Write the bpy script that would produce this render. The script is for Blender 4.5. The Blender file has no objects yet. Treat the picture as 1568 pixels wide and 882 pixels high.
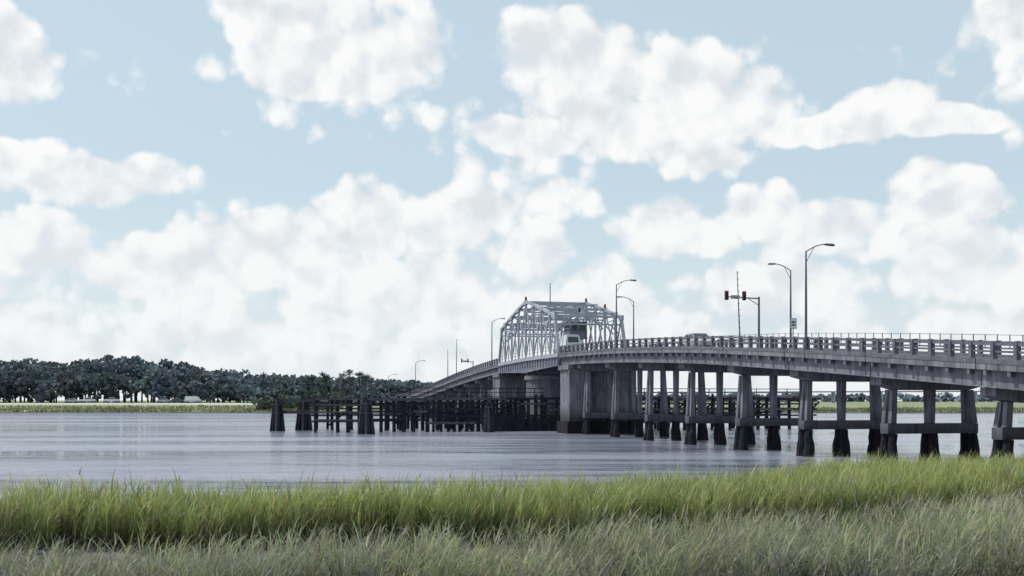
import bpy, math, random
import numpy as np
from mathutils import Vector
random.seed(7); rng=np.random.default_rng(7)
R=math.radians
scene=bpy.context.scene
scene.view_settings.view_transform='Standard'
scene.view_settings.look='None'
scene.view_settings.exposure=0
COL=scene.collection

# ------------------------------------------------------------ materials
def mat(name,c1,c2=None,scale=3.0,rough=.85,metal=0.,bump=0.,stretch=(1,1,1),attr=None,transl=0.,detail=6,c3=None,spec=.3,tide=False,streak=False):
    m=bpy.data.materials.new(name); m.use_nodes=True
    nt=m.node_tree; N=nt.nodes; L=nt.links
    b=N['Principled BSDF']; b.inputs['Roughness'].default_value=rough
    b.inputs['Metallic'].default_value=metal
    b.inputs['Specular IOR Level'].default_value=spec
    if c2 is None: c2=tuple(x*.8 for x in c1)
    tc=N.new('ShaderNodeTexCoord'); mp=N.new('ShaderNodeMapping'); mp.inputs['Scale'].default_value=stretch
    L.new(tc.outputs['Object'],mp.inputs['Vector'])
    no=N.new('ShaderNodeTexNoise'); no.inputs['Scale'].default_value=scale; no.inputs['Detail'].default_value=detail
    no.inputs['Roughness'].default_value=.65
    L.new(mp.outputs[0],no.inputs['Vector'])
    rp=N.new('ShaderNodeValToRGB'); e=rp.color_ramp.elements
    e[0].position=.32; e[0].color=(*c1,1); e[1].position=.68; e[1].color=(*c2,1)
    if c3:
        k=rp.color_ramp.elements.new(.5); k.color=(*c3,1)
    L.new(no.outputs['Fac'],rp.inputs['Fac'])
    out=rp.outputs['Color']
    def mul(a,fac_out,col,mode='MIX'):
        mx=N.new('ShaderNodeMix'); mx.data_type='RGBA'; mx.blend_type=mode
        L.new(fac_out,mx.inputs[0]); L.new(a,mx.inputs[6]); mx.inputs[7].default_value=(*col,1); return mx.outputs[2]
    if streak:   # rain streaks running down the face
        m2=N.new('ShaderNodeMapping'); m2.inputs['Scale'].default_value=(3.2,3.2,.22); L.new(tc.outputs['Object'],m2.inputs[0])
        n2=N.new('ShaderNodeTexNoise'); n2.inputs['Scale'].default_value=1.6; n2.inputs['Detail'].default_value=4; L.new(m2.outputs[0],n2.inputs['Vector'])
        r2=N.new('ShaderNodeMapRange'); r2.inputs[1].default_value=.48; r2.inputs[2].default_value=.70; r2.inputs[4].default_value=.8; L.new(n2.outputs['Fac'],r2.inputs[0])
        out=mul(out,r2.outputs[0],(.075,.07,.09))
    if tide:
        sx=N.new('ShaderNodeSeparateXYZ'); L.new(tc.outputs['Object'],sx.inputs[0])
        ad=N.new('ShaderNodeMath'); ad.operation='MULTIPLY_ADD'; ad.inputs[1].default_value=-2.4; L.new(no.outputs['Fac'],ad.inputs[0]); L.new(sx.outputs['Z'],ad.inputs[2])
        r3=N.new('ShaderNodeMapRange'); r3.inputs[1].default_value=.3; r3.inputs[2].default_value=1.7; r3.inputs[3].default_value=.85; r3.inputs[4].default_value=0; L.new(ad.outputs[0],r3.inputs[0])
        out=mul(out,r3.outputs[0],(.03,.028,.036))
    if attr:
        at=N.new('ShaderNodeAttribute'); at.attribute_name=attr
        mx=N.new('ShaderNodeMix'); mx.data_type='RGBA'; mx.blend_type='MULTIPLY'; mx.inputs[0].default_value=1
        L.new(out,mx.inputs[6]); L.new(at.outputs['Color'],mx.inputs[7]); out=mx.outputs[2]
    L.new(out,b.inputs['Base Color'])
    if bump:
        bp=N.new('ShaderNodeBump'); bp.inputs['Strength'].default_value=bump; bp.inputs['Distance'].default_value=.05
        L.new(no.outputs['Fac'],bp.inputs['Height']); L.new(bp.outputs[0],b.inputs['Normal'])
    if transl:
        tr=N.new('ShaderNodeBsdfTranslucent'); L.new(out,tr.inputs['Color'])
        ms=N.new('ShaderNodeMixShader'); ms.inputs[0].default_value=transl
        L.new(b.outputs[0],ms.inputs[1]); L.new(tr.outputs[0],ms.inputs[2]); L.new(ms.outputs[0],N['Material Output'].inputs[0])
    return m
M={}
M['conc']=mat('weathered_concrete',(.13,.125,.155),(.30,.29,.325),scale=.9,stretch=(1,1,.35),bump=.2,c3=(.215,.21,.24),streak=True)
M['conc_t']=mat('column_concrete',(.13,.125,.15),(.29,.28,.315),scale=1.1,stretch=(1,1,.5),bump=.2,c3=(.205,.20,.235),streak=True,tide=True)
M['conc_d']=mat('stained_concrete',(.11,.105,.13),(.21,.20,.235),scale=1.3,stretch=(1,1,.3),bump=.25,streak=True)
M['rail']=mat('railing_concrete',(.095,.095,.12),(.195,.19,.22),scale=2)
M['pile']=mat('tidal_growth',(.006,.006,.012),(.03,.027,.036),scale=4,bump=.8,rough=.95)
M['timber']=mat('creosote_timber',(.012,.012,.022),(.05,.047,.062),scale=2.2,stretch=(1,1,.3),bump=.4,rough=.95,spec=.1)
M['timber_l']=mat('weathered_timber',(.05,.05,.065),(.13,.125,.135),scale=2.2,bump=.3,rough=.95,spec=.1)
M['steel']=mat('pale_painted_steel',(.27,.285,.335),(.46,.48,.53),scale=1.5,rough=.55)
M['steel_d']=mat('girder_steel',(.14,.145,.19),(.23,.24,.29),scale=1.2,rough=.6)
M['pole']=mat('galvanised_pole',(.09,.095,.12),(.16,.17,.2),scale=2,rough=.5,metal=.3)
M['far']=mat('distant_concrete',(.30,.33,.40),(.36,.39,.45),scale=.1)  # blue-grey tint puts air haze into the causeway colour
M['sand']=mat('sandy_shoulder',(.40,.38,.35),(.52,.50,.47),scale=.6)
M['asphalt']=mat('asphalt',(.045,.045,.05),(.07,.07,.075),scale=6)
M['paintw']=mat('road_paint',(.7,.7,.68),(.55,.55,.53),scale=8)
M['white']=mat('vehicle_white',(.72,.73,.75),(.66,.67,.7),scale=2,rough=.3,spec=.5)
M['silver']=mat('vehicle_silver',(.36,.38,.42),(.42,.44,.47),scale=2,rough=.3,spec=.5)
M['darkp']=mat('vehicle_dark',(.05,.06,.09),(.06,.07,.1),scale=2,rough=.3,spec=.5)
M['glass']=mat('vehicle_glass',(.02,.025,.03),(.03,.035,.04),scale=2,rough=.08,spec=.8)
M['tyre']=mat('tyre_rubber',(.015,.015,.015),(.025,.025,.025),scale=9)
M['red']=mat('signal_red',(.5,.03,.02),(.4,.02,.02),scale=4)
M['black']=mat('signal_housing',(.02,.02,.022),(.03,.03,.035),scale=4)
M['leaf']=mat('foliage',(.72,.76,.8),(1,1,1),scale=.12,attr='Col',transl=.2,rough=.9,spec=.1)
M['grass']=mat('marsh_grass_blades',(.78,.84,.8),(1.,1,.92),scale=.35,attr='Col',transl=.42,rough=.5,spec=.35)
M['bark']=mat('bark',(.06,.055,.05),(.12,.11,.1),scale=5)

# ------------------------------------------------------------ mesh builder
class MB:
    def __init__(s): s.v=[]; s.f=[]; s.m=[]; s.mats=[]
    def mi(s,k):
        if k not in s.mats: s.mats.append(k)
        return s.mats.index(k)
    def add(s,vs,fs,k):
        o=len(s.v); s.v+=[tuple(p) for p in vs]; i=s.mi(k)
        for f in fs: s.f.append(tuple(a+o for a in f)); s.m.append(i)
    def hexa(s,p,k):
        s.add(p,[(0,3,2,1),(4,5,6,7),(0,1,5,4),(1,2,6,5),(2,3,7,6),(3,0,4,7)],k)
    def box(s,x0,x1,y0,y1,z0,z1,k):
        s.hexa([(x0,y0,z0),(x1,y0,z0),(x1,y1,z0),(x0,y1,z0),(x0,y0,z1),(x1,y0,z1),(x1,y1,z1),(x0,y1,z1)],k)
    def beam(s,a,b,w,h,k,w2=None,h2=None):
        a=Vector(a); b=Vector(b); d=(b-a).normalized()
        up=Vector((0,0,1)) if abs(d.z)<.98 else U3
        r=d.cross(up).normalized(); u=r.cross(d).normalized()
        w2=w2 or w; h2=h2 or h
        q=[]
        for c,ww,hh in ((a,w,h),(b,w2,h2)):
            q+=[c-r*ww/2-u*hh/2,c+r*ww/2-u*hh/2,c+r*ww/2+u*hh/2,c-r*ww/2+u*hh/2]
        s.hexa(q,k)
    def tube(s,pts,rad,k,n=8):
        pts=[Vector(p) for p in pts]
        if not isinstance(rad,(list,tuple)): rad=[rad]*len(pts)
        vs=[];fs=[]
        for i,p in enumerate(pts):
            d=(pts[min(i+1,len(pts)-1)]-pts[max(i-1,0)]).normalized()
            up=Vector((0,0,1)) if abs(d.z)<.95 else Vector((0,1,0))
            r=d.cross(up).normalized(); u=r.cross(d)
            for j in range(n):
                t=2*math.pi*j/n; vs.append(p+(r*math.cos(t)+u*math.sin(t))*rad[i])
        for i in range(len(pts)-1):
            for j in range(n):
                fs.append((i*n+j,i*n+(j+1)%n,(i+1)*n+(j+1)%n,(i+1)*n+j))
        fs.append(tuple(range(n))[::-1]); fs.append(tuple((len(pts)-1)*n+j for j in range(n)))
        s.add(vs,fs,k)
    def obj(s,name,parent=None,loc=None,rot=0,bevel=0):
        me=bpy.data.meshes.new(name); me.from_pydata(s.v,[],s.f)
        for k in s.mats: me.materials.append(M[k])
        me.polygons.foreach_set('material_index',s.m); me.update()
        o=bpy.data.objects.new(name,me); COL.objects.link(o)
        if parent: o.parent=parent
        if loc: o.location=loc
        o.rotation_euler[2]=rot
        if bevel:
            b=o.modifiers.new('bevel','BEVEL'); b.width=bevel; b.segments=2; b.limit_method='ANGLE'
        return o
def empty(name):
    e=bpy.data.objects.new(name,None); COL.objects.link(e); return e
def fastquads(name,V,matkey,col,faces=None,parent=None):
    me=bpy.data.meshes.new(name); n=len(V); m=len(faces)
    me.vertices.add(n); me.vertices.foreach_set('co',V.astype(np.float32).ravel())
    me.loops.add(m*4); me.loops.foreach_set('vertex_index',faces.astype(np.int32).ravel())
    me.polygons.add(m); me.polygons.foreach_set('loop_start',np.arange(m,dtype=np.int32)*4)
    me.update(calc_edges=True)
    if col is not None:
        a=me.color_attributes.new('Col','FLOAT_COLOR','POINT')
        c=np.ones((n,4),np.float32); c[:,:3]=col; a.data.foreach_set('color',c.ravel())
    me.materials.append(M[matkey])
    o=bpy.data.objects.new(name,me); COL.objects.link(o)
    if parent: o.parent=parent
    return o
_g=rng.random((256,256))
def vnoise(x,y,sc):
    x=np.asarray(x,float)/sc+1000; y=np.asarray(y,float)/sc+1000
    xi=np.floor(x).astype(int); yi=np.floor(y).astype(int); fx=x-xi; fy=y-yi
    fx=fx*fx*(3-2*fx); fy=fy*fy*(3-2*fy)
    g=lambda a,b:_g[a%256,b%256]
    return (g(xi,yi)*(1-fx)+g(xi+1,yi)*fx)*(1-fy)+(g(xi,yi+1)*(1-fx)+g(xi+1,yi+1)*fx)*fy

# ------------------------------------------------------------ bridge frame
U3=Vector((-.239,.971,0)); N3=Vector((.971,.239,0))
def P(s,o,z): return (35.08-.2464*s+.971*o, s+.239*o, z)
_s=np.array([10,20,30,46.6,63,79.4,96.5,112,128,143,158,173,195,222,250,290,300])
_z=np.array([3.3,4.0,4.75,6.06,7.32,8.42,9.15,9.5,9.6,9.45,8.95,8.26,7.0,5.6,4.7,4.0,3.9])
_ss=np.arange(5,310,.5); _zz=np.interp(_ss,_s,_z)
_k=np.exp(-np.linspace(-2,2,41)**2); _k/=_k.sum()
_zz=np.convolve(np.pad(_zz,20,mode='edge'),_k,mode='valid')
def ZR(s): return float(np.interp(s,_ss,_zz))-.95

# ------------------------------------------------------------ terrain
def nearshore(x): return np.interp(x,[-200,-40,-12,-6,0,6,11,17,30,60,200],[34,29,27.6,27.6,28.8,32.2,37.,40.5,45,52,62])
def farshore(x): return 299+6*(vnoise(x,x*0,38)-.5)+3*(vnoise(x,x*0+9,9)-.5)
ROAD=np.array([(-35,286),(-38.5,300),(-45,320),(-57,338),(-78,352),(-110,359),(-160,362),(-450,364)],float)
ROADZ=np.array([3.1,3.0,2.95,2.9,2.9,2.9,2.9,2.9])
def roaddist(x,y):
    best=np.full(np.shape(x),1e9); bz=np.full(np.shape(x),3.)
    for i in range(len(ROAD)-1):
        a=ROAD[i]; b=ROAD[i+1]; d=b-a; t=np.clip(((x-a[0])*d[0]+(y-a[1])*d[1])/(d@d),0,1)
        q=np.hypot(x-a[0]-t*d[0],y-a[1]-t*d[1]); z=ROADZ[i]*(1-t)+ROADZ[i+1]*t
        k=q<best; best=np.where(k,q,best); bz=np.where(k,z,bz)
    return best,bz
def TZ(x,y):
    x=np.asarray(x,float); y=np.asarray(y,float)
    d=nearshore(x)-y
    zn=np.interp(d,[-14,-1,0,1,8,14,20,28,60,200],[-3,-.25,0,.14,.3,.6,1.1,1.75,2.1,3.])
    zn=zn+np.where(d>0,.12*(vnoise(x,y,1.3)-.5)*np.clip(d,0,1),0)
    e=y-farshore(x)
    left=np.clip((-x-10)/60,0,1)
    zf=np.interp(e,[-12,0,1.5,8,40,60,150,3000],[-3,-.02,.55,.9,1.2,1.5,2,4])+left*np.interp(e,[0,10,50,80],[0,.1,1.1,1.2])
    zf=zf+np.where(e>2,.35*(vnoise(x,y,7)-.5),0)
    z=np.maximum(zn,zf)
    q,bz=roaddist(x,y); w=np.clip((13-q)/7,0,1); w=w*w*(3-2*w)
    z=np.where(y>270,z*(1-w)+(bz-.12)*w,z)
    return z
def gridaxis(parts):
    return np.concatenate([np.arange(lo,hi,st) for lo,hi,st in parts])
gx=gridaxis([(-6000,-1000,500),(-1000,-460,60),(-460,-60,6),(-60,-24,3),(-24,30,.6),(30,60,3),(60,400,8),(400,1000,60),(1000,6001,500)])
gy=gridaxis([(-3000,-300,300),(-300,-10,20),(-10,10,1),(10,46,.5),(46,60,2),(60,280,20),(280,375,1.6),(375,500,12),(500,1000,50),(1000,9001,500)])
X,Y=np.meshgrid(gx,gy); Z=TZ(X,Y); nx=len(gx); ny=len(gy)
idx=np.arange(nx*ny).reshape(ny,nx)
F=np.stack([idx[:-1,:-1],idx[:-1,1:],idx[1:,1:],idx[1:,:-1]],-1).reshape(-1,4)
gm=bpy.data.materials.new('marsh_ground'); gm.use_nodes=True; nt=gm.node_tree; Nn=nt.nodes; L=nt.links
b=Nn['Principled BSDF']; b.inputs['Roughness'].default_value=.9
geo=Nn.new('ShaderNodeNewGeometry'); sx=Nn.new('ShaderNodeSeparateXYZ'); L.new(geo.outputs['Position'],sx.inputs[0])
n1=Nn.new('ShaderNodeTexNoise'); n1.inputs['Scale'].default_value=1.5; n1.inputs['Detail'].default_value=8; L.new(geo.outputs['Position'],n1.inputs['Vector'])
r1=Nn.new('ShaderNodeValToRGB'); r1.color_ramp.elements[0].color=(.04,.036,.045,1); r1.color_ramp.elements[1].color=(.13,.12,.13,1)
r1.color_ramp.elements[0].position=.35; r1.color_ramp.elements[1].position=.7; L.new(n1.outputs['Fac'],r1.inputs['Fac'])
n2=Nn.new('ShaderNodeTexNoise'); n2.inputs['Scale'].default_value=.05; n2.inputs['Detail'].default_value=8
mp=Nn.new('ShaderNodeMapping'); mp.inputs['Scale'].default_value=(.6,3,1); L.new(geo.outputs['Position'],mp.inputs[0]); L.new(mp.outputs[0],n2.inputs['Vector'])
r2=Nn.new('ShaderNodeValToRGB'); e=r2.color_ramp.elements; e[0].color=(.14,.155,.09,1); e[0].position=.35; e[1].color=(.25,.27,.14,1); e[1].position=.6
k=e.new(.72); k.color=(.33,.31,.25,1); L.new(n2.outputs['Fac'],r2.inputs['Fac'])
mr=Nn.new('ShaderNodeMapRange'); mr.inputs[1].default_value=200; mr.inputs[2].default_value=230; L.new(sx.outputs['Y'],mr.inputs[0])
mx=Nn.new('ShaderNodeMix'); mx.data_type='RGBA'; L.new(mr.outputs[0],mx.inputs[0]); L.new(r1.outputs[0],mx.inputs[6]); L.new(r2.outputs[0],mx.inputs[7])
mz=Nn.new('ShaderNodeMapRange'); mz.inputs[1].default_value=.25; mz.inputs[2].default_value=.6; L.new(sx.outputs['Z'],mz.inputs[0])
mx2=Nn.new('ShaderNodeMix'); mx2.data_type='RGBA'; L.new(mz.outputs[0],mx2.inputs[0]); L.new(r1.outputs[0],mx2.inputs[6]); L.new(mx.outputs[2],mx2.inputs[7])
# sandy embankment of the far road
s1=Nn.new('ShaderNodeMapRange'); s1.inputs[1].default_value=2.15; s1.inputs[2].default_value=2.4; L.new(sx.outputs['Z'],s1.inputs[0])
s2=Nn.new('ShaderNodeMapRange'); s2.inputs[1].default_value=280; s2.inputs[2].default_value=284; L.new(sx.outputs['Y'],s2.inputs[0])
s3=Nn.new('ShaderNodeMapRange'); s3.inputs[1].default_value=366; s3.inputs[2].default_value=369; s3.inputs[3].default_value=1; s3.inputs[4].default_value=0; L.new(sx.outputs['Y'],s3.inputs[0])
q1=Nn.new('ShaderNodeMath'); q1.operation='MULTIPLY'; L.new(s1.outputs[0],q1.inputs[0]); L.new(s2.outputs[0],q1.inputs[1])
q2=Nn.new('ShaderNodeMath'); q2.operation='MULTIPLY'; L.new(q1.outputs[0],q2.inputs[0]); L.new(s3.outputs[0],q2.inputs[1])
mx3=Nn.new('ShaderNodeMix'); mx3.data_type='RGBA'; L.new(q2.outputs[0],mx3.inputs[0]); L.new(mx2.outputs[2],mx3.inputs[6]); mx3.inputs[7].default_value=(.46,.44,.41,1)
L.new(mx3.outputs[2],b.inputs['Base Color'])
bp=Nn.new('ShaderNodeBump'); bp.inputs['Distance'].default_value=.1; L.new(n1.outputs['Fac'],bp.inputs['Height']); L.new(bp.outputs[0],b.inputs['Normal'])
M['ground']=gm
fastquads('ground',np.stack([X,Y,Z],-1).reshape(-1,3),'ground',None,faces=F)

# water
wm=bpy.data.materials.new('river_water'); wm.use_nodes=True; nt=wm.node_tree; Nn=nt.nodes; L=nt.links
b=Nn['Principled BSDF']; b.inputs['IOR'].default_value=1.33
geo=Nn.new('ShaderNodeNewGeometry')
def wnoise(sc,st,det):
    m_=Nn.new('ShaderNodeMapping'); m_.inputs['Scale'].default_value=st; m_.inputs['Rotation'].default_value=(0,0,.12); L.new(geo.outputs['Position'],m_.inputs[0])
    t=Nn.new('ShaderNodeTexNoise'); t.inputs['Scale'].default_value=sc; t.inputs['Detail'].default_value=det; L.new(m_.outputs[0],t.inputs['Vector']); return t.outputs['Fac']
w1=wnoise(1.3,(.6,1.3,1),4); w2=wnoise(.24,(.5,1.7,1),3); w3=wnoise(.04,(.4,2.6,1),7)
a1=Nn.new('ShaderNodeMath'); a1.operation='MULTIPLY_ADD'; a1.inputs[1].default_value=3.0; L.new(w2,a1.inputs[0]); L.new(w1,a1.inputs[2])
bp=Nn.new('ShaderNodeBump'); bp.inputs['Distance'].default_value=.22; bp.inputs['Strength'].default_value=.8; L.new(a1.outputs[0],bp.inputs['Height']); L.new(bp.outputs[0],b.inputs['Normal'])
rp=Nn.new('ShaderNodeValToRGB'); e=rp.color_ramp.elements; e[0].position=.35; e[0].color=(.13,.145,.20,1); e[1].position=.65; e[1].color=(.22,.235,.29,1)
L.new(w3,rp.inputs['Fac']); L.new(rp.outputs[0],b.inputs['Base Color'])
rr=Nn.new('ShaderNodeMapRange'); rr.inputs[1].default_value=.38; rr.inputs[2].default_value=.62; rr.inputs[3].default_value=.05; rr.inputs[4].default_value=.28
L.new(w3,rr.inputs[0]); L.new(rr.outputs[0],b.inputs['Roughness'])
M['water']=wm
fastquads('water',np.array([(-6000,10,0),(6000,10,0),(6000,9000,0),(-6000,9000,0)],float),'water',None,faces=np.array([[0,1,2,3]]))

# ------------------------------------------------------------ bridge
bridge=empty('swing_bridge')
T0,T1=115.4,143.6
def sweep(mb,s0,s1,o0,o1,zl,zh,k,step=3.0):
    n=max(1,int(round((s1-s0)/step))); vs=[];fs=[]
    for i in range(n+1):
        s=s0+(s1-s0)*i/n; z=ZR(s)
        vs+=[P(s,o0,z+zl),P(s,o1,z+zl),P(s,o1,z+zh),P(s,o0,z+zh)]
    for i in range(n):
        a=4*i
        for j in range(4): fs.append((a+j,a+(j+1)%4,a+4+(j+1)%4,a+4+j))
    fs.append((3,2,1,0)); a=4*n; fs.append((a,a+1,a+2,a+3)); mb.add(vs,fs,k)
def pbox(mb,s0,s1,a,b_,z0,z1,k): mb.hexa([P(s0,a,z0),P(s1,a,z0),P(s1,b_,z0),P(s0,b_,z0),P(s0,a,z1),P(s1,a,z1),P(s1,b_,z1),P(s0,b_,z1)],k)
BW0,BW1=-1.6,6.4
bents=[110-8.74*i for i in range(0,11)]
bents_l=[152.5+8.74*i for i in range(0,16)]
deck=MB()
def spanset(edges):
    for a,b_ in zip(edges[:-1],edges[1:]):
        a_=a+.04; c_=b_-.04
        sweep(deck,a_,c_,BW0,BW1,-.30,-.02,'conc')
        for o in (-1.3,1.05,3.3,5.6):
            sweep(deck,a_,c_,o,o+.45,-1.12,-.302,'conc' )
        for t in (.25,.5,.75):
            s=a_+(c_-a_)*t; z=ZR(s)
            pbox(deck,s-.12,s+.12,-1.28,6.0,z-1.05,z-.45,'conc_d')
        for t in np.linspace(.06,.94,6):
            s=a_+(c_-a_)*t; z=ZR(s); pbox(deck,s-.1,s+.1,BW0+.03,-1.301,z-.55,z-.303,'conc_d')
        for o0,o1 in ((BW0-.02,BW0+.5),(BW1-.5,BW1+.02)):
            sweep(deck,a_,c_,o0,o1,-.018,.2,'rail')
spanset([20.]+sorted(bents)[1:]+[T0-.1]); spanset([T1+.1]+bents_l+[290.])
deck.obj('deck',bridge)
road=MB()
sweep(road,20,T0-.1,-1.08,5.88,-.016,.0,'asphalt'); sweep(road,T0,T1,-1.3,6.1,-.2,0,'asphalt'); sweep(road,T1+.1,290,-1.08,5.88,-.016,.0,'asphalt')
for o in (-.9,5.6): sweep(road,20,290,o,o+.12,.004,.008,'paintw')
s=20
while s<285: sweep(road,s,s+3,2.34,2.46,.004,.008,'paintw'); s+=9
road.obj('roadway',bridge)

bm=MB()
def bent(mb,s):
    z=ZR(s)-1.13
    o0,o1=-.95,5.75
    for a,b_,zl0,zl1 in ((o0,.3,z-.42,z-.72),(.3,4.5,z-.72,z-.72),(4.5,o1,z-.72,z-.42)):
        w=.52
        mb.hexa([P(s-w,a,zl0),P(s+w,a,zl0),P(s+w,b_,zl1),P(s-w,b_,zl1),P(s-w,a,z),P(s+w,a,z),P(s+w,b_,z),P(s-w,b_,z)],'conc')
    zt=z-.72
    g=float(TZ(*P(s,2.4,0)[:2])); zb=max(1.7,g+.8)
    if zt<zb+1: zb=None
    if zb: pbox(mb,s-.36,s+.36,-.45,5.25,zb,zb+.56,'conc_t')
    for oc in (0,2.4,4.8):
        for d in (-1,1):
            sp=.20; sb=.20+.26*(zt-(zb or 0))/6
            off=.16*(-1 if oc<1 else 1 if oc>4 else d)
            a=Vector(P(s+d*sb,oc+off,(zb+.56) if zb else -1)); b_=Vector(P(s+d*sp,oc,zt+.01))
            mb.beam(a,b_,.34,.32,'conc_t',.31,.29)
        if zb:
            for d in (-1,1):
                o_=.1*(-1 if oc<1 else 1 if oc>4 else 0)
                a=Vector(P(s+d*.52,oc+o_*2.5+random.uniform(-.05,.05),-2.5)); b_=Vector(P(s+d*.32,oc+o_,zb-.002))
                r0=random.uniform(.29,.37)
                mb.tube([a.lerp(b_,t)+Vector((random.uniform(-.06,.06),0,0))*(t<.95) for t in (0,.55,.66,.78,.88,1)],[r0,r0*1.1,r0*1.05,r0*random.uniform(.8,1.05),r0*random.uniform(.7,.9),.24],'pile',9)
for s in bents+bents_l: bent(bm,s)
bm.obj('pile_bents',bridge)

pm=MB()
for s0,s1,sg in ((112.0,115.3,-1),(143.7,147.0,1)):
    zt=ZR(s0)-1.15
    pbox(pm,s0,s1,-1.4,6.2,1.3,zt-.5,'conc_t'); pbox(pm,s0-.15,s1+.15,-1.6,6.4,zt-.498,zt,'conc')
    pbox(pm,s0-.3,s1+.3,-1.7,6.5,-3,1.298,'pile')
    f=s0 if sg<0 else s1
    pbox(pm,f-.35,f+.35,-1.5,1.0,1.31,zt-.51,'conc_t')
pm.obj('rest_piers',bridge)
pv=MB()
c=Vector(P(129.5,2.4,0)); n=32
def ring(r0,z0,r1,z1,k):
    vs=[(c.x+r0*math.cos(2*math.pi*i/n),c.y+r0*math.sin(2*math.pi*i/n),z0) for i in range(n)]+[(c.x+r1*math.cos(2*math.pi*i/n),c.y+r1*math.sin(2*math.pi*i/n),z1) for i in range(n)]
    fs=[(i,(i+1)%n,n+(i+1)%n,n+i) for i in range(n)]+[tuple(range(n))[::-1],tuple(range(n,2*n))]
    pv.add(vs,fs,k)
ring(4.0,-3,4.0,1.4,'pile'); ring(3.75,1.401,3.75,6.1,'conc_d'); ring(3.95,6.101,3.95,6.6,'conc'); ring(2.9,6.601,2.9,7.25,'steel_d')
for i in range(10):
    t=2*math.pi*i/10; pv.beam((c.x+3.4*math.cos(t),c.y+3.4*math.sin(t),6.6),(c.x+3.4*math.cos(t),c.y+3.4*math.sin(t),7.3),.35,.35,'steel_d')
pv.obj('pivot_pier',bridge)

rl=MB()
def rails(s0,s1,o,far):
    k='rail'
    sweep(rl,s0,s1,o-.07,o+.07,.82,.95,k); sweep(rl,s0,s1,o-.05,o+.05,.50,.60,k)
    s=s0+.2
    while s<s1:
        z=ZR(s); pbox(rl,s-.10,s+.10,o-.12,o+.12,z+.19,z+.98,k)
        s+=1.46
    if far:
        s=s0+.9
        while s<s1:
            z=ZR(s); rl.beam(P(s,o,z+.6),P(s,o,z+1.32),.045,.045,'steel_d'); s+=.97
        sweep(rl,s0,s1,o-.015,o+.015,1.28,1.31,'steel_d')
for a,b_ in ((20,T0-.2),(T1+.2,290)):
    rails(a,b_,-1.35,False); rails(a,b_,6.15,True)
rl.obj('railing',bridge)

# swing truss
tr=MB(); NP=8
def node_s(i): return T0+(T1-T0)*i/NP
tops={0.45:4.4,1:4.9,2:5.7,3:6.5,4:7.1,5:6.5,6:5.8,7:5.1,7.55:4.6}
zd=ZR(129.5)
for o in (-1.5,6.3):
    B=lambda i,dz=0: P(node_s(i),o,ZR(node_s(i))+.05+dz)
    Tt=lambda i: P(node_s(i),o,zd+tops[i])
    keys=sorted(tops)
    for a,b_ in zip(keys[:-1],keys[1:]): tr.beam(Tt(a),Tt(b_),.30,.30,'steel')
    for i in range(NP): tr.beam(B(i),B(i+1),.3,.36,'steel')
    tr.beam(B(0),Tt(.45),.30,.32,'steel'); tr.beam(B(8),Tt(7.55),.30,.32,'steel')
    for i in range(1,NP):
        tr.beam(B(i),Tt(i),.2,.22,'steel')
    for i in range(1,NP-1):
        tr.beam(B(i),Tt(i+1),.13,.15,'steel'); tr.beam(B(i+1),Tt(i),.13,.15,'steel')
    tr.beam(B(1),Tt(.45),.14,.16,'steel'); tr.beam(B(7),Tt(7.55),.14,.16,'steel')
    for i in range(0,NP):
        a=Vector(B(i)); b_=Vector(B(i+1))
        for h in (.6,1.0): tr.beam(a+Vector((0,0,h)),b_+Vector((0,0,h)),.05,.05,'steel')
        m_=(a+b_)/2; hh=(tops.get(i,4.5)+tops.get(i+1,4.5))/4
        tr.beam(m_,m_+Vector((0,0,hh)),.09,.09,'steel')
    for k_ in keys:      # gusset plates
        g_=Vector(Tt(k_)); tr.beam(g_-U3*.45-Vector((0,0,.1)),g_+U3*.45-Vector((0,0,.1)),.34,.55,'steel')
    for i in range(NP):
        s0,s1=node_s(i),node_s(i+1); d0=1.0+.5*(1-abs(i-4)/4); d1=1.0+.5*(1-abs(i+1-4)/4)
        z0,z1=ZR(s0)-.16,ZR(s1)-.16; w=.09
        tr.hexa([P(s0,o-w,z0-d0),P(s1,o-w,z1-d1),P(s1,o+w,z1-d1),P(s0,o+w,z0-d0),P(s0,o-w,z0),P(s1,o-w,z1),P(s1,o+w,z1),P(s0,o+w,z0)],'steel_d')
        for t in (0,.33,.66):
            s=s0+(s1-s0)*t+.1; z=ZR(s)-.18; tr.beam(P(s,o-.14,z-.95),P(s,o-.14,z),.08,.1,'steel_d')
        tr.beam(P(s0,o-.05,z0-.02),P(s1,o-.05,z1-.02),.4,.1,'steel')
for k_ in tops:
    s=node_s(k_); z=zd+tops[k_]
    tr.beam(P(s,-1.3,z),P(s,6.1,z),.2,.24,'steel')
    dz=.9 if k_ in (.45,7.55) else 1.25
    tr.beam(P(s,-1.3,z-dz),P(s,6.1,z-dz),.13,.16,'steel')
    for j in range(4):
        a=-1.3+7.4*j/4; b_=a+7.4/4
        tr.beam(P(s,a,z-(dz if j%2 else 0)),P(s,b_,z-(0 if j%2 else dz)),.08,.09,'steel')
    tr.beam(P(s,-1.3,z-dz-1.1),P(s,-.2,z-dz),.1,.12,'steel'); tr.beam(P(s,6.1,z-dz-1.1),P(s,5.,z-dz),.1,.12,'steel')
ks=sorted(tops)
for a,b_ in zip(ks[:-1],ks[1:]):
    tr.beam(P(node_s(a),-1.3,zd+tops[a]),P(node_s(b_),6.1,zd+tops[b_]),.1,.1,'steel'); tr.beam(P(node_s(a),6.1,zd+tops[a]),P(node_s(b_),-1.3,zd+tops[b_]),.1,.1,'steel')
for i in range(NP+1):
    s=node_s(i); z=ZR(s); pbox(tr,s-.1,s+.1,-1.4,6.2,z-.95,z-.22,'steel_d')
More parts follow.
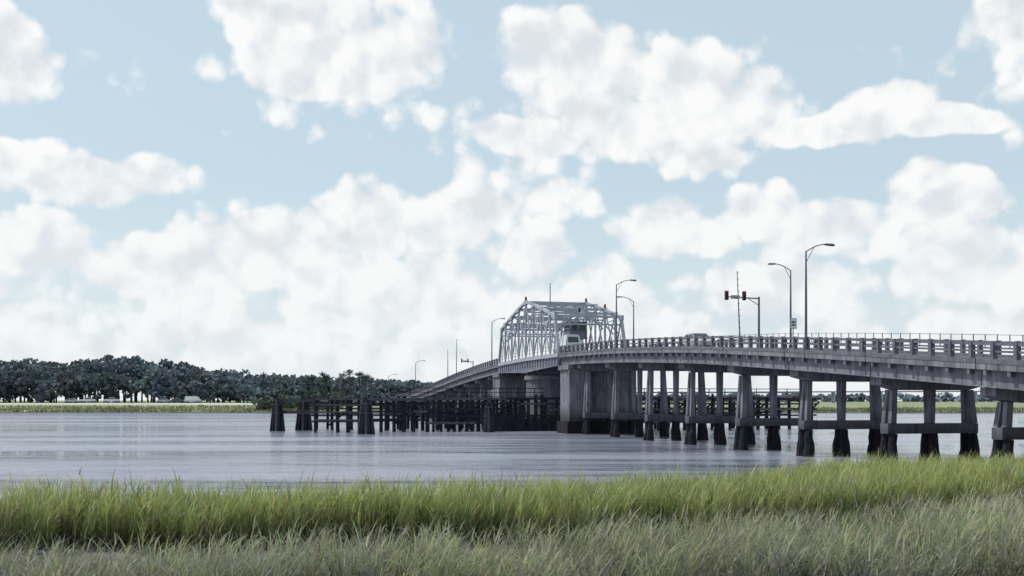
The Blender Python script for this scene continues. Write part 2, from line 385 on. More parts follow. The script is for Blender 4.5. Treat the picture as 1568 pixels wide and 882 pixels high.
for o in (-1.5,6.3):
    for ds in (-4.5,4.5):
        tr.beam(P(129.5+ds,o,zd-1.3),P(129.5+ds*.35,o*.6+1,6.8),.3,.3,'steel_d')
pbox(tr,126,133,-.5,5.3,zd-1.9,zd-1.0,'steel_d')
t4=P(node_s(3.4),1.,zd+6.5); tr.tube([t4,(t4[0],t4[1],t4[2]+2.8)],[.07,.045],'pole',6)
for k_,o in ((4,-1.5),(4,6.3),(2,6.3),(1,2.)):
    p=P(node_s(k_),o,zd+tops[k_]+.15); tr.tube([p,(p[0],p[1],p[2]+.35)],.13,'black',8); tr.tube([(p[0],p[1],p[2]+.35),(p[0],p[1],p[2]+.5)],.12,'red',8)
pbox(tr,128,131,5.0,6.0,zd+2.6,zd+2.75,'steel_d')
tr.obj('swing_truss',bridge)
oc=MB()
pbox(oc,128.2,130.8,3.8,6.0,zd+2.76,zd+4.6,'steel_d'); pbox(oc,128.1,130.9,3.65,6.05,zd+4.601,zd+4.72,'pole')
pbox(oc,128.17,128.199,4.,5.8,zd+3.6,zd+4.3,'glass'); pbox(oc,128.5,130.5,3.77,3.799,zd+3.6,zd+4.3,'glass')
oc.obj('operator_cabin',bridge)

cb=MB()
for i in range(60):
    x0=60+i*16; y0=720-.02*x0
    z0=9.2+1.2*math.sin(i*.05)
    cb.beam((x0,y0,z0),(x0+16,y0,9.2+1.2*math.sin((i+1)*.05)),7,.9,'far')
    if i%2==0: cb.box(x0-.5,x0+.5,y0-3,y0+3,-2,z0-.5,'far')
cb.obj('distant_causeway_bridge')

# ------------------------------------------------------------ fender
fd=MB()
def pile(x,y,z,r=.19,k='timber',ln=.14):
    fd.tube([(x+random.uniform(-ln,ln),y+random.uniform(-ln,ln),-2),(x,y,z)],[r*1.15,r],k,7)
def fender_row(s,o0,o1,zt,sp,walers,skip=0.0):
    o=o0
    while o<o1:
        p=P(s,o,0)
        if random.random()>skip: pile(p[0],p[1],zt+random.choice([0,0,.0,.15,.35])+random.uniform(-.12,.08),random.uniform(.15,.22))
        o+=sp*random.uniform(.75,1.25)
    for z,h in walers:
        o=o0
        while o<o1:
            L_=random.uniform(3.5,6); e_=min(o+L_,o1)
            if random.random()>.06:
                dz=random.uniform(-.04,.04)
                fd.beam(P(s-.28,o,z+dz),P(s-.28,e_,z+dz+random.uniform(-.05,.05)),.16,h*random.uniform(.8,1.1),'timber' if random.random()<.55 else 'timber_l')
            o=e_+.02
W=[(3.75,.3),(3.15,.22),(2.5,.26),(1.75,.26),(1.0,.3)]
fender_row(122.5,-27.5,-15,3.8,1.2,[(3.7,.28),(3.0,.2),(2.3,.24),(1.4,.25)],.05)
fender_row(122.5,-15,-1,3.9,.72,W,.05)
fender_row(122.5,-1,34,4.0,1.3,W,.05)
fender_row(136.5,-27.5,34,3.9,1.15,W,.08)
fender_row(127.5,-19,-2,3.8,1.6,[(3.7,.25),(2.0,.25)],.1)
fender_row(132.,-25,-2,3.8,2.2,[(3.7,.25),(2.0,.25)],.1)
fender_row(127.5,7,33,3.8,1.5,[(3.7,.25),(2.0,.25)],.1)
o=-7.5
while o<9:
    fd.beam(P(122.1,o,-1),P(122.1,o+random.uniform(-.03,.03),1.55+random.uniform(-.1,.15)),.32,.1,'timber'); o+=.36
for o in np.arange(-26,34,3.6):
    fd.beam(P(122.6,o,3.55),P(136.4,o,3.55),.22,.25,'timber_l')
    if random.random()<.6: fd.beam(P(122.6,o,.8),P(122.9,o+3.2,3.4),.14,.2,'timber')
    if random.random()<.6: fd.beam(P(136.2,o+3.2,.8),P(136.2,o,3.4),.14,.2,'timber')
for o0,o1 in ((-19,-1),(1,33)):
    for q in range(4): fd.beam(P(123+q*.32,o0,4.02),P(123+q*.32,o1,4.02),.28,.07,'timber_l')
    o=o0
    while o<o1: fd.beam(P(123,o,4.0),P(123,o,5.0),.08,.08,'timber'); o+=2.1
    fd.beam(P(123,o0,4.98),P(123,o1,4.98),.07,.09,'timber'); fd.beam(P(123,o0,4.5),P(123,o1,4.5),.05,.07,'timber')
for z in (3.6,2.2):
    fd.beam(P(122.5,-27.5,z),P(129.5,-31,z),.2,.3,'timber'); fd.beam(P(136.5,-27.5,z),P(129.5,-31,z),.2,.3,'timber')
fd.obj('timber_fender')
def dolphin(x,y,h,r,name='pile_dolphin'):
    d=MB()
    for rr,n in ((r,12),(r*.5,6),(0.01,1)):
        for i in range(n):
            t=2*math.pi*i/n+random.uniform(-.12,.12)
            d.tube([(math.cos(t)*rr*1.2,math.sin(t)*rr*1.2,-2.2),(math.cos(t)*rr*.5,math.sin(t)*rr*.5,h-(.0 if rr<r else .25)+random.uniform(-.3,.12))],[.20,.16],'timber' if i%3 else 'timber_l',8)
    for z in (h-.6,h-1.6):
        q=r*(.5+.7*(h-z)/(h+2.2))+.17
        d.tube([(math.cos(a)*q,math.sin(a)*q,z) for a in np.linspace(0,2*math.pi,17)],.04,'timber_l',5)
    d.obj(name,loc=(x,y,0))
dolphin(-27.3,121.7,3.7,.8); dolphin(-24.9,125.0,4.0,.95); dolphin(-15.4,110.5,3.8,.8); dolphin(-2.6,117,3.4,.5)

# ------------------------------------------------------------ street furniture
def lamp(s,o,h,al,dirn):
    m=MB(); z=ZR(s)
    m.tube([(0,0,-.2),(0,0,.4)],.16,'pole',10); m.tube([(0,0,.3),(0,0,h*.6),(0,0,h)],[.09,.07,.045],'pole',8)
    pts=[]
    for t in np.linspace(0,1,9): pts.append((dirn*al*t,0,h-.05+.5*math.sin(t*math.pi/2)**.9))
    m.tube(pts,[.035]*9,'pole',6)
    m.beam((0,0,h-.7),(dirn*al*.42,0,h+.3),.03,.03,'pole')
    e=dirn*al
    m.hexa([(e-.05*dirn,-.1,h+.4),(e+.55*dirn,-.14,h+.36),(e+.55*dirn,.14,h+.36),(e-.05*dirn,.1,h+.4),
            (e-.05*dirn,-.08,h+.5),(e+.5*dirn,-.08,h+.5),(e+.5*dirn,.08,h+.5),(e-.05*dirn,.08,h+.5)],'pole')
    return m.obj('street_lamp',loc=P(s,o,z),rot=math.atan2(N3.y,N3.x))
lamp(63.9,-1.5,6.2,1.35,1); lamp(79.6,6.35,6.2,1.35,-1); lamp(97.2,-1.5,6.1,1.4,1); lamp(113.2,6.35,5.9,1.4,-1)
lamp(148,-1.5,6.4,1.4,1); lamp(218,-1.5,6.6,1.5,1); lamp(262,-1.5,6.2,1.5,1)
def signal(s,o,h,arm,dirn,name='traffic_signal'):
    m=MB(); z=ZR(s)
    m.tube([(0,0,-.2),(0,0,h)],[.11,.08],'pole',8); m.tube([(0,0,h-.15),(dirn*arm,0,h-.05)],[.06,.045],'pole',6)
    m.tube([(0,0,h-.7),(dirn*arm*.35,0,h-.13)],.03,'pole',6)
    for f in (.46,1.0):
        x=dirn*arm*f
        m.box(x-.11,x+.11,-.14,.14,h-.32,h+.42,'black')
        for q in range(3):
            zz=h+.3-q*.25
            m.tube([(x,-.14,zz),(x,-.28,zz)],.08,'red' if q==0 else 'black',10)
    x=dirn*arm*.73; m.box(x-.38,x+.38,-.04,.04,h-.22,h+.08,'steel')
    return m.obj(name,loc=P(s,o,z),rot=math.atan2(N3.y,N3.x))
signal(84.7,6.35,4.4,2.9,-1); signal(197.5,6.35,5.2,2.2,-1)
def mast(s,o,h,lean):
    m=MB(); m.tube([(0,0,-.2),(lean*.5,0,h*.5),(lean,0,h)],[.07,.055,.03],'pole',6)
    for t in np.linspace(.2,.97,11): m.beam((lean*t-.07,0,h*t),(lean*t+.12,0,h*t+.04),.03,.05,'pole')
    return m.obj('antenna_mast',loc=P(s,o,ZR(s)),rot=math.atan2(N3.y,N3.x))
mast(88,6.35,6.8,-.3); mast(174,-1.5,6.6,.05); mast(181.7,-1.5,5.6,0)
def sign(s,o,h):
    m=MB(); m.tube([(0,0,-.1),(0,0,h)],.035,'pole',6); m.box(-.2,.2,-.05,-.03,h-.6,h,'white')
    m.box(-.14,.14,-.056,-.051,h-.44,h-.36,'black'); m.box(-.14,.14,-.056,-.051,h-.26,h-.18,'black'); m.box(-.23,.23,-.029,-.02,h-.63,h+.03,'pole')
    return m.obj('traffic_sign',loc=P(s,o,ZR(s)),rot=math.atan2(N3.y,N3.x))
sign(65.6,-1.4,2.1)

# ------------------------------------------------------------ vehicles
def car(loc,rot,paint,kind='sedan',name='car'):
    m=MB()
    if kind=='sedan':
        prof=[(-2.25,.78,.35,.80),(-2.1,.86,.22,.95),(-1.3,.9,.2,1.0),(.9,.9,.2,.98),(1.9,.86,.22,.84),(2.2,.76,.32,.70)]
        cab=[(-1.75,.97),(-1.15,1.42),(.25,1.45),(1.05,.97)]
    elif kind=='pickup':
        prof=[(-2.6,.85,.45,1.05),(-2.5,.9,.4,1.12),(-.6,.92,.38,1.12),(1.1,.92,.38,1.14),(2.3,.9,.4,1.05),(2.55,.82,.45,.9)]
        cab=[(-.75,1.12),(-.6,1.75),(.6,1.78),(1.25,1.12)]
    else:
        prof=[(-2.6,.92,.4,1.2),(-2.55,.95,.35,1.25),(-.6,.96,.33,1.25),(1.2,.96,.33,1.25),(2.3,.93,.35,1.1),(2.6,.85,.4,.9)]
        cab=[(-2.58,1.25),(-2.5,2.1),(1.2,2.15),(1.95,1.2)]
    vs=[];fs=[]
    for x,w,z0,z1 in prof:
        zm=(z0+z1)/2
        vs+=[(x,-w*.93,z0),(x,-w,zm),(x,-w*.94,z1),(x,w*.94,z1),(x,w,zm),(x,w*.93,z0)]
    for i in range(len(prof)-1):
        for j in range(6): fs.append((6*i+j,6*i+(j+1)%6,6*i+6+(j+1)%6,6*i+6+j))
    fs+=[(5,4,3,2,1,0),tuple(6*(len(prof)-1)+j for j in range(6))]
    m.add(vs,fs,paint)
    W0=prof[2][1]*.9; W1=W0*.8
    (a,za),(b_,zb),(c_,zc),(d,zd_)=cab
    za-=.02; zd_-=.02
    g=[(a,-W0,za),(b_,-W1,zb),(c_,-W1,zc),(d,-W0,zd_),(a,W0,za),(b_,W1,zb),(c_,W1,zc),(d,W0,zd_)]
    m.add(g,[(0,3,2,1),(4,5,6,7),(0,1,5,4),(3,7,6,2)],'glass' if kind!='van' else paint)
    m.box(b_-.05,c_+.05,-W1-.01,W1+.01,min(zb,zc)-.03,max(zb,zc)+.04,paint)
    if kind=='van':
        m.add([(c_+.02,-W1,zc-.08),(d+.01,-W0*.95,zd_+.06),(d+.01,W0*.95,zd_+.06),(c_+.02,W1,zc-.08)],[(0,1,2,3)],'glass')
        m.add([(a-.03,-W1*.9,1.35),(a-.03,W1*.9,1.35),(b_-.03,W1*.85,1.95),(b_-.03,-W1*.85,1.95)],[(0,1,2,3)],'glass')
    for sgn in (-1,1):
        for (p,q) in (((a,W0,za),(b_,W1,zb)),((d,W0,zd_),(c_,W1,zc)),(((a+d)/2,W0,za),((b_+c_)/2,W1,zb))):
            m.beam((p[0],sgn*(p[1]+.01),p[2]),(q[0],sgn*(q[1]+.01),q[2]),.07,.07,paint)
        for x in (prof[0][0]+.85,prof[-1][0]-.85):
            m.tube([(x,sgn*.68,.33),(x,sgn*.93,.33)],.33,'tyre',14); m.tube([(x,sgn*.90,.33),(x,sgn*.95,.33)],.18,'silver',10)
        m.box(prof[-1][0]-.08,prof[-1][0]+.02,sgn*.6-.16,sgn*.6+.16,.6,.72,'steel'); m.box(prof[0][0]-.02,prof[0][0]+.08,sgn*.62-.14,sgn*.62+.14,.65,.8,'red')
    return m.obj(name,loc=loc,rot=rot,bevel=.03)
ru=math.atan2(U3.y,U3.x)
car(P(92.0,4.3,ZR(92.0)+.02),ru+math.pi,'silver')
car(P(117.2,-.1,ZR(117.2)+.02),ru,'white','van','white_van')
for x,k,kd,nm in ((-151.5,'silver','sedan','car'),(-146,'white','pickup','pickup_truck'),(-137.5,'white','pickup','pickup_truck'),(-118.8,'silver','sedan','car'),(-114.5,'darkp','sedan','car'),(-109,'white','van','white_van'),(-60,'darkp','sedan','car')):
    yy=float(np.interp(-x,-ROAD[:,0],ROAD[:,1]))
    car((x,yy-1.6,float(np.interp(-x,-ROAD[:,0],ROADZ))+.03),0 if x<-80 else .6,k,kd,nm)

fr=MB()
pts=[(Vector((x,y,z))) for (x,y),z in zip(ROAD,ROADZ)]
dense=[]
for i in range(len(pts)-1):
    for t in np.linspace(0,1,8,endpoint=False): dense.append(pts[i].lerp(pts[i+1],t))
dense.append(pts[-1])
def ribbon(off0,off1,dz,k):
    vs=[];fs=[]
    for i,p in enumerate(dense):
        d=(dense[min(i+1,len(dense)-1)]-dense[max(i-1,0)]); d.z=0; d.normalize(); r=Vector((-d.y,d.x,0))
        vs+=[p+r*off0+Vector((0,0,dz)),p+r*off1+Vector((0,0,dz))]
    for i in range(len(dense)-1): fs.append((2*i,2*i+1,2*i+3,2*i+2))
    fr.add(vs,fs,k)
ribbon(-4,4,.0,'asphalt'); ribbon(-5.5,-4,-.01,'sand'); ribbon(4,5.5,-.01,'sand'); ribbon(3.5,3.65,.006,'paintw'); ribbon(-3.65,-3.5,.006,'paintw'); ribbon(-.06,.06,.006,'paintw')
fr.obj('road')
def upole(x,y,h):
    m=MB(); z=float(TZ(x,y)); m.tube([(0,0,-.5),(0,0,h)],[.16,.11],'timber',7); m.beam((-1,0,h-.5),(1,0,h-.5),.1,.12,'timber')
    for q in (-.9,0,.9): m.tube([(q,0,h-.45),(q,0,h-.25)],.05,'rail',6)
    m.obj('utility_pole',loc=(x,y,z))
upole(-82,345,10.5); upole(-128,352,9); upole(-50,372,10)

# ------------------------------------------------------------ foliage
def leafquads(C,size,colr):
    n=len(C); a=rng.normal(size=(n,3)); a/=np.linalg.norm(a,axis=1)[:,None]
    b_=rng.normal(size=(n,3)); b_=np.cross(a,b_); b_/=np.linalg.norm(b_,axis=1)[:,None]
    s=size[:,None]; V=np.stack([C-a*s-b_*s*.7,C+a*s*.8-b_*s,C+a*s+b_*s*.8,C-a*s*.7+b_*s],1).reshape(-1,3)
    Fq=np.arange(n*4).reshape(n,4); return V,Fq,np.repeat(colr,4,axis=0)
def treemass(name,xs,ys,tops_,per,qs,base,trunks=True,crown=(3.2,5.5)):
    Cs=[];Ss=[];Ks=[]; tm=MB()
    for x,y,h in zip(xs,ys,tops_):
        g=float(TZ(x,y)); H=h-g
        cr=random.uniform(*crown); tone=base*random.uniform(.7,1.3)*np.array([random.uniform(.9,1.15),1,random.uniform(.9,1.12)])
        nl=7
        for j in range(nl):
            lx=x+random.uniform(-.7,.7)*cr; ly=y+random.uniform(-.7,.7)*cr; lr=cr*random.uniform(.38,.62)
            lz=g+H*random.uniform(.25,.95)
            lz=min(lz,h-lr*.6)
            if j==0: lx,ly,lz=x,y,h-lr*.75
            k=per//nl; d=rng.normal(size=(k,3)); d/=np.linalg.norm(d,axis=1)[:,None]
            rad=lr*(.65+.4*rng.random(k))[:,None]; Cc=np.array([lx,ly,lz])+d*rad*np.array([1.15,1.15,.85])
            Cs.append(Cc); Ss.append(qs*(.6+.8*rng.random(k)))
            Ks.append(tone*(.85+.3*rng.random((k,1)))*random.uniform(.8,1.2))
        if trunks: tm.tube([(x,y,g-.3),(x+random.uniform(-.4,.4),y,g+H*.5),(x,y,g+H*.8)],[.35,.25,.1],'bark',6)
    V,Fq,K=leafquads(np.concatenate(Cs),np.concatenate(Ss),np.concatenate(Ks))
    o=fastquads(name,V,'leaf',K,faces=Fq)
    if trunks: tm.obj('trunks',o)
    return o
hx=[-460,-260,-196,-181,-168,-163,-151,-131,-121,-108,-101,-91,-71,-56,-41,-21,-6,10]
hz=[17,18,18.9,19.2,17,20,21,18.7,16.5,15.4,14.2,13.2,12.5,12.2,11.2,9.7,8,5]
xs=[];ys=[];hs=[]
for row,(dy,sc) in enumerate(((0,.55),(5,.8),(12,.95),(20,1.0),(28,1.0))):
    x=-330
    while x<8:
        y=384+dy+random.uniform(-2,2); xx=x*(y/400)
        h=np.interp(x,hx,hz); h=3.5+(h-3.5)*sc*random.uniform(.88,1.06) if h>3.5 else h
        if x>-75 and row==0: h*=.8
        xs.append(xx); ys.append(y); hs.append(max(h,5)); x+=random.uniform(4.,6.6)
treemass('tree_line',xs,ys,hs,250,.55,np.array([.150,.185,.205]))  # leaf colour raised and blued to stand in for aerial haze
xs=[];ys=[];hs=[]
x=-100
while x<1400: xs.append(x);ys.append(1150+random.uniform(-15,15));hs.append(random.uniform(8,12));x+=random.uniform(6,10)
treemass('distant_tree_line',xs,ys,hs,60,1.8,np.array([.24,.29,.35]),False,(6,9))  # distance haze painted into the leaves as a paler, bluer colour
xs=[];ys=[];hs=[]
for i in range(60):
    x=random.uniform(-75,-38); y=random.uniform(303,330)
    if roaddist(np.array(x),np.array(y))[0]<7: continue
    xs.append(x);ys.append(y);hs.append(float(TZ(x,y))+random.uniform(1.5,4))
for i in range(30):
    x=random.uniform(-28,-5); y=random.uniform(304,330); xs.append(x);ys.append(y);hs.append(float(TZ(x,y))+random.uniform(1.5,3.5))
treemass('bank_shrubs',xs,ys,hs,90,.35,np.array([.12,.15,.11]),False,(1.2,2.4))
def palm(x,y,h):
    z=float(TZ(x,y)); m=MB(); lean=random.uniform(-.5,.5)
    m.tube([(0,0,-.3),(lean*.3,0,h*.5),(lean,0,h)],[.25,.19,.2],'bark',8)
    o=m.obj('palm_tree',loc=(x,y,z))
    V=[];Fq=[];K=[]
    for i in range(46):
        t=random.uniform(0,2*math.pi); el=random.uniform(-.7,1.35); L_=random.uniform(1.7,2.4)
        d=np.array([math.cos(t)*math.cos(el),math.sin(t)*math.cos(el),math.sin(el)]); sd=np.array([-math.sin(t),math.cos(t),0])
        c0=np.array([lean,0,h+.15])
        kk=np.array([.09,.12,.10])*random.uniform(.5,1.4)
        tipb=c0+d*L_*.5
        for f in np.linspace(-1.,1.,7):
            dd=d*math.cos(f)+sd*math.sin(f); e=tipb+dd*L_*.55-np.array([0,0,.25*random.random()])
            w=np.cross(dd,np.array([0,0,1.])); w/= (np.linalg.norm(w)+1e-6); b0=len(V)
            V+=[tipb-w*.03,tipb+w*.03,e+w*.07,e-w*.07]; Fq.append([b0,b0+1,b0+2,b0+3]); K+=[kk]*4
        b0=len(V); V+=[c0-sd*.04,c0+sd*.04,tipb+sd*.04,tipb-sd*.04]; Fq.append([b0,b0+1,b0+2,b0+3]); K+=[kk]*4
    fastquads('fronds',np.array(V),'leaf',np.array(K),faces=np.array(Fq),parent=o)
for x,y,h in ((-58.5,307,7.8),(-56.,310,8.8),(-54.2,306,8.1),(-60.5,309,6.8),(-49.5,308,7.4),(-47.2,306,7.9),(-45,310,7.2),(-43.2,307,6.5)): palm(x,y,h)

# ------------------------------------------------------------ grasses
def blades(base,length,azi,elev,curl,width,cb,ct,K=3):
    n=len(base); dirh=np.stack([np.cos(azi),np.sin(azi),np.zeros(n)],-1)
    fac=azi+np.pi/2+rng.normal(0,.5,n); wv=np.stack([np.cos(fac),np.sin(fac),np.zeros(n)],-1)
    V=np.zeros((n,K+1,2,3)); C=np.zeros((n,K+1,2,3)); p=base.copy()
    for i in range(K+1):
        t=i/K; w=width*(1-t**1.6)*.5+.0006
        V[:,i,0]=p-wv*w[:,None]; V[:,i,1]=p+wv*w[:,None]
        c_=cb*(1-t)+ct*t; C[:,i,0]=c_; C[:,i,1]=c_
        e=elev-curl*(t+.5/K)
        p=p+(dirh*np.cos(e)[:,None]+np.array([0,0,1])*np.sin(e)[:,None])*(length/K)[:,None]
    q=np.arange(n)[:,None]*(2*(K+1))+np.arange(K)[None,:]*2
    Fq=np.stack([q,q+1,q+3,q+2],-1).reshape(-1,4)
    return V.reshape(-1,3),Fq,C.reshape(-1,3)
def merge(parts):
    V=[];F_=[];C=[];o=0
    for v,f,c in parts: V.append(v);F_.append(f+o);C.append(c);o+=len(v)
    return np.concatenate(V),np.concatenate(F_),np.concatenate(C)
def stand(name,xr,yfront,yback,dens,h0,hv,leaves,llen,wid,ctop,cbase,wind=.15,gap=0.,elev=1.2,curl=1.1,colvar=.2,dead=.1,deadcol=(.3,.26,.2),seed=0.,tuft=0.):
    x0,x1=xr; ymin=12; ymax=46
    N_=int(dens*(x1-x0)*(ymax-ymin)); x=rng.uniform(x0,x1,N_); y=rng.uniform(ymin,ymax,N_)
    edge=(vnoise(x,y,1.1)-.5)*2.2+(vnoise(x,y,.4)-.5)*.6
    k=(y>yfront(x)+edge)&(y<yback(x)+edge*.4)
    cl=vnoise(x,y,.42)*.65+vnoise(x+50,y,1.9)*.35
    k&=(rng.random(N_)<np.clip((cl-gap)*4,0.03,1))
    x=x[k];y=y[k];cl=cl[k];n=len(x); z=TZ(x,y)-.02
    big=vnoise(x+9,y+3,2.6); sm=vnoise(x+31,y+13,.5)
    h=h0*(1+hv*(vnoise(x+20,y,.8)-.5)*2+.14*rng.normal(size=n)+tuft*(cl-.5)*2)*(.8+.25*big+.2*sm)
    h=np.clip(h,.2,h0*1.5)
    la=rng.uniform(0,2*np.pi,n); lean=np.abs(rng.normal(0,.09,n))
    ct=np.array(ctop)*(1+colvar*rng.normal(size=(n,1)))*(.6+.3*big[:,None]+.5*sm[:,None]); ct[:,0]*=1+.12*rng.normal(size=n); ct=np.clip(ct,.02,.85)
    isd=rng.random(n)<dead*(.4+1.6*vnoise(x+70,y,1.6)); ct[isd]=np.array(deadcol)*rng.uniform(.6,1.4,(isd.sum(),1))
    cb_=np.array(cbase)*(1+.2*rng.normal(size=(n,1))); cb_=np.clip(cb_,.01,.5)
    parts=[]; B0=np.stack([x,y,z],-1)
    dh=np.stack([np.cos(la)*np.sin(lean)+wind*.5,np.sin(la)*np.sin(lean),np.cos(lean)],-1)
    az_s=np.arctan2(dh[:,1],dh[:,0])
    parts.append(blades(B0,h*.9,az_s,np.pi/2-lean,np.full(n,.12),np.full(n,wid*.55),cb_,ct,2))
    for j in range(leaves):
        t=(j+rng.random(n))/leaves*.72+.08; st=B0+dh*(h*t)[:,None]*.9
        az=rng.uniform(0,2*np.pi,n); az=np.where(rng.random(n)<.35,rng.normal(0,.7,n),az)
        ll=np.minimum(llen*rng.uniform(.6,1.3,n),h*1.15-h*t*.55)
        ll=np.clip(ll,.12,None)
        w_=t[:,None]**1.2
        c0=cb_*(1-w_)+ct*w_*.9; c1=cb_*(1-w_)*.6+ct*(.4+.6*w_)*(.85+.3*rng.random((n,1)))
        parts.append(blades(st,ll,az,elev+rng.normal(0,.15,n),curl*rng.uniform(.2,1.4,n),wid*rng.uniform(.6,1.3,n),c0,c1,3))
    if seed>0:
        k=rng.random(n)<seed; m_=k.sum()
        parts.append(blades(B0[k]+dh[k]*(h[k]*.9)[:,None],rng.uniform(.15,.3,m_),rng.normal(0,.8,m_),np.full(m_,1.35),np.full(m_,.5),np.full(m_,wid*1.3),np.tile(np.array([.36,.32,.24]),(m_,1)),np.tile(np.array([.55,.5,.38]),(m_,1)),2))
    V,F_,C=merge(parts); print(name,len(F_))
    return fastquads(name,V,'grass',C,faces=F_)
yf_tall=lambda x: np.interp(x,[-22,-12,-5,0,6,10,14,30],[21.8,22,23.2,23.8,24.8,25.8,27,30])
yb_tall=lambda x: nearshore(x)-.6
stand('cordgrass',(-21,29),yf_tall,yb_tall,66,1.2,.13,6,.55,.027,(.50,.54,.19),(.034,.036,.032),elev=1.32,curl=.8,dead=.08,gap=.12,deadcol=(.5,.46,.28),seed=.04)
yf_f=lambda x: np.full(np.shape(x),12.3)
yb_f=lambda x: np.interp(x,[-22,-10,-5,0,6,11,16,30],[13.8,15.0,17.0,18.8,21.0,23.6,25.4,29])
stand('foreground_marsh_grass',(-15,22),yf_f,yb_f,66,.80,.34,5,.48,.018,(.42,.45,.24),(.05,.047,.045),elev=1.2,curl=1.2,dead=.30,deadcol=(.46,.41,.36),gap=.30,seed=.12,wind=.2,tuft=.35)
n=26000; x=rng.uniform(-260,330,n); y=farshore(x)+1+rng.random(n)**2*30
k=roaddist(x,y)[0]>6.5; x=x[k];y=y[k];n=len(x)
c_=np.array([.25,.28,.14])*rng.uniform(.6,1.3,(n,1))*(.6+.8*vnoise(x,y,12))[:,None]
V,F_,C=blades(np.stack([x,y,TZ(x,y)],-1),rng.uniform(.4,.9,n),rng.uniform(0,6.28,n),1.35+rng.normal(0,.1,n),np.full(n,.4),rng.uniform(.15,.4,n),c_*.6,c_,2)
fastquads('far_bank_grass',V,'grass',C,faces=F_)

# ------------------------------------------------------------ light
sd=Vector((-.80,.30,0)).normalized(); EL=R(57); sdir=Vector((sd.x*math.cos(EL),sd.y*math.cos(EL),math.sin(EL)))
sl=bpy.data.lights.new('sun','SUN'); sl.energy=3.4; sl.angle=R(.6); sl.color=(1,.965,.91)
so=bpy.data.objects.new('sun',sl); COL.objects.link(so); so.rotation_euler=sdir.to_track_quat('Z','Y').to_euler(); so.location=(0,0,80)

# ------------------------------------------------------------ sky
w=bpy.data.worlds.new("World"); scene.world=w; w.use_nodes=True; nt=w.node_tree; Nn=nt.nodes; L=nt.links
for n_ in list(Nn): Nn.remove(n_)
def gm_(op,a,b_=None,c_=None):
    m=Nn.new('ShaderNodeMath'); m.operation=op
    for i,v in enumerate((a,b_,c_)):
        if v is None: continue
        if isinstance(v,(int,float)): m.inputs[i].default_value=v
        else: L.new(v,m.inputs[i])
    return m.outputs[0]
tc=Nn.new('ShaderNodeTexCoord')
D=tc.outputs['Generated']
sp=Nn.new('ShaderNodeSeparateXYZ'); L.new(D,sp.inputs[0])
az=gm_('MULTIPLY',gm_('ARCTAN2',sp.outputs[0],sp.outputs[1]),57.2958); el=gm_('MULTIPLY',gm_('ARCSINE',sp.outputs[2]),57.2958)
cx=Nn.new('ShaderNodeCombineXYZ'); L.new(az,cx.inputs[0]); L.new(el,cx.inputs[1])
wn=Nn.new('ShaderNodeTexNoise'); wn.inputs['Scale'].default_value=11; wn.inputs['Detail'].default_value=2; L.new(D,wn.inputs['Vector'])
wa=Nn.new('ShaderNodeVectorMath'); wa.operation='MULTIPLY_ADD'; wa.inputs[1].default_value=(4.4,2.8,0); L.new(wn.outputs['Color'],wa.inputs[0]); L.new(cx.outputs[0],wa.inputs[2])
wb=Nn.new('ShaderNodeVectorMath'); wb.operation='ADD'; wb.inputs[1].default_value=(-2.2,-1.4,0); L.new(wa.outputs[0],wb.inputs[0]); PP=wb.outputs[0]
BL=[(-10.3,19.3,5.2,2.8),(-13.2,20.,3.4,2.1),(-7.2,18.2,4.6,2.3),(-9.6,16.9,4.4,1.4),
 (-26.2,16.6,2.8,2.5),
 (2.6,18.6,3.4,2.2),(4.8,17.0,4.8,2.8),(9.8,16.6,4.2,2.5),(11.6,15.2,4.4,2.5),(6.6,14.4,6.2,2.),(1.4,14.2,3.6,1.2),(10.6,12.8,3.6,1.2),
 (16.2,14.2,2.8,1.0),(20.2,14.6,3.,1.6),(22.6,13.6,3.4,.8),(25.6,18.4,2.2,2.8),
 (-22.8,11.2,6.2,1.5),
 (-24.5,8.0,4.2,1.9),(-18.4,6.8,5.8,1.9),(-13.,7.8,5.8,2.6),(-8.0,9.4,3.6,2.4),(-2.2,9.8,3.3,2.2),(.4,7.8,2.8,1.9),(-5.6,6.0,8.,2.4),
 (9.2,9.4,3.8,1.8),(13.6,10.2,2.8,1.3),(17.4,8.8,3.8,1.7),(22.4,10.2,3.0,1.4),(24.,6.8,4.8,2.6),(14.5,6.2,5.4,1.6)]
cur=None
for a,e_,rx,ry in BL:
    v=Nn.new('ShaderNodeVectorMath'); v.operation='MULTIPLY_ADD'; L.new(PP,v.inputs[0]); v.inputs[1].default_value=(1/rx,1/ry,0); v.inputs[2].default_value=(-a/rx,-e_/ry,0)
    ln=Nn.new('ShaderNodeVectorMath'); ln.operation='DOT_PRODUCT'; L.new(v.outputs[0],ln.inputs[0]); L.new(v.outputs[0],ln.inputs[1])
    cur=ln.outputs['Value'] if cur is None else gm_('MINIMUM',cur,ln.outputs['Value'])
cur=gm_('MAXIMUM',gm_('SUBTRACT',1.,cur),-1.6)
mpn=Nn.new('ShaderNodeMapping'); mpn.inputs['Scale'].default_value=(1,1,2.2); L.new(D,mpn.inputs[0])
bn=Nn.new('ShaderNodeTexNoise'); bn.inputs['Scale'].default_value=3.4; bn.inputs['Detail'].default_value=2; L.new(mpn.outputs[0],bn.inputs['Vector'])
cur=gm_('MAXIMUM',cur,gm_('MULTIPLY_ADD',bn.outputs['Fac'],5.,-3.3))
cur=gm_('MAXIMUM',cur,gm_('MULTIPLY_ADD',el,-.14,.9))
g=bpy.data.node_groups.new('cloud_detail','ShaderNodeTree')
g.interface.new_socket('Dir',in_out='INPUT',socket_type='NodeSocketVector'); g.interface.new_socket('Density',in_out='OUTPUT',socket_type='NodeSocketFloat')
GN=g.nodes; GL=g.links; gi=GN.new('NodeGroupInput'); go=GN.new('NodeGroupOutput')
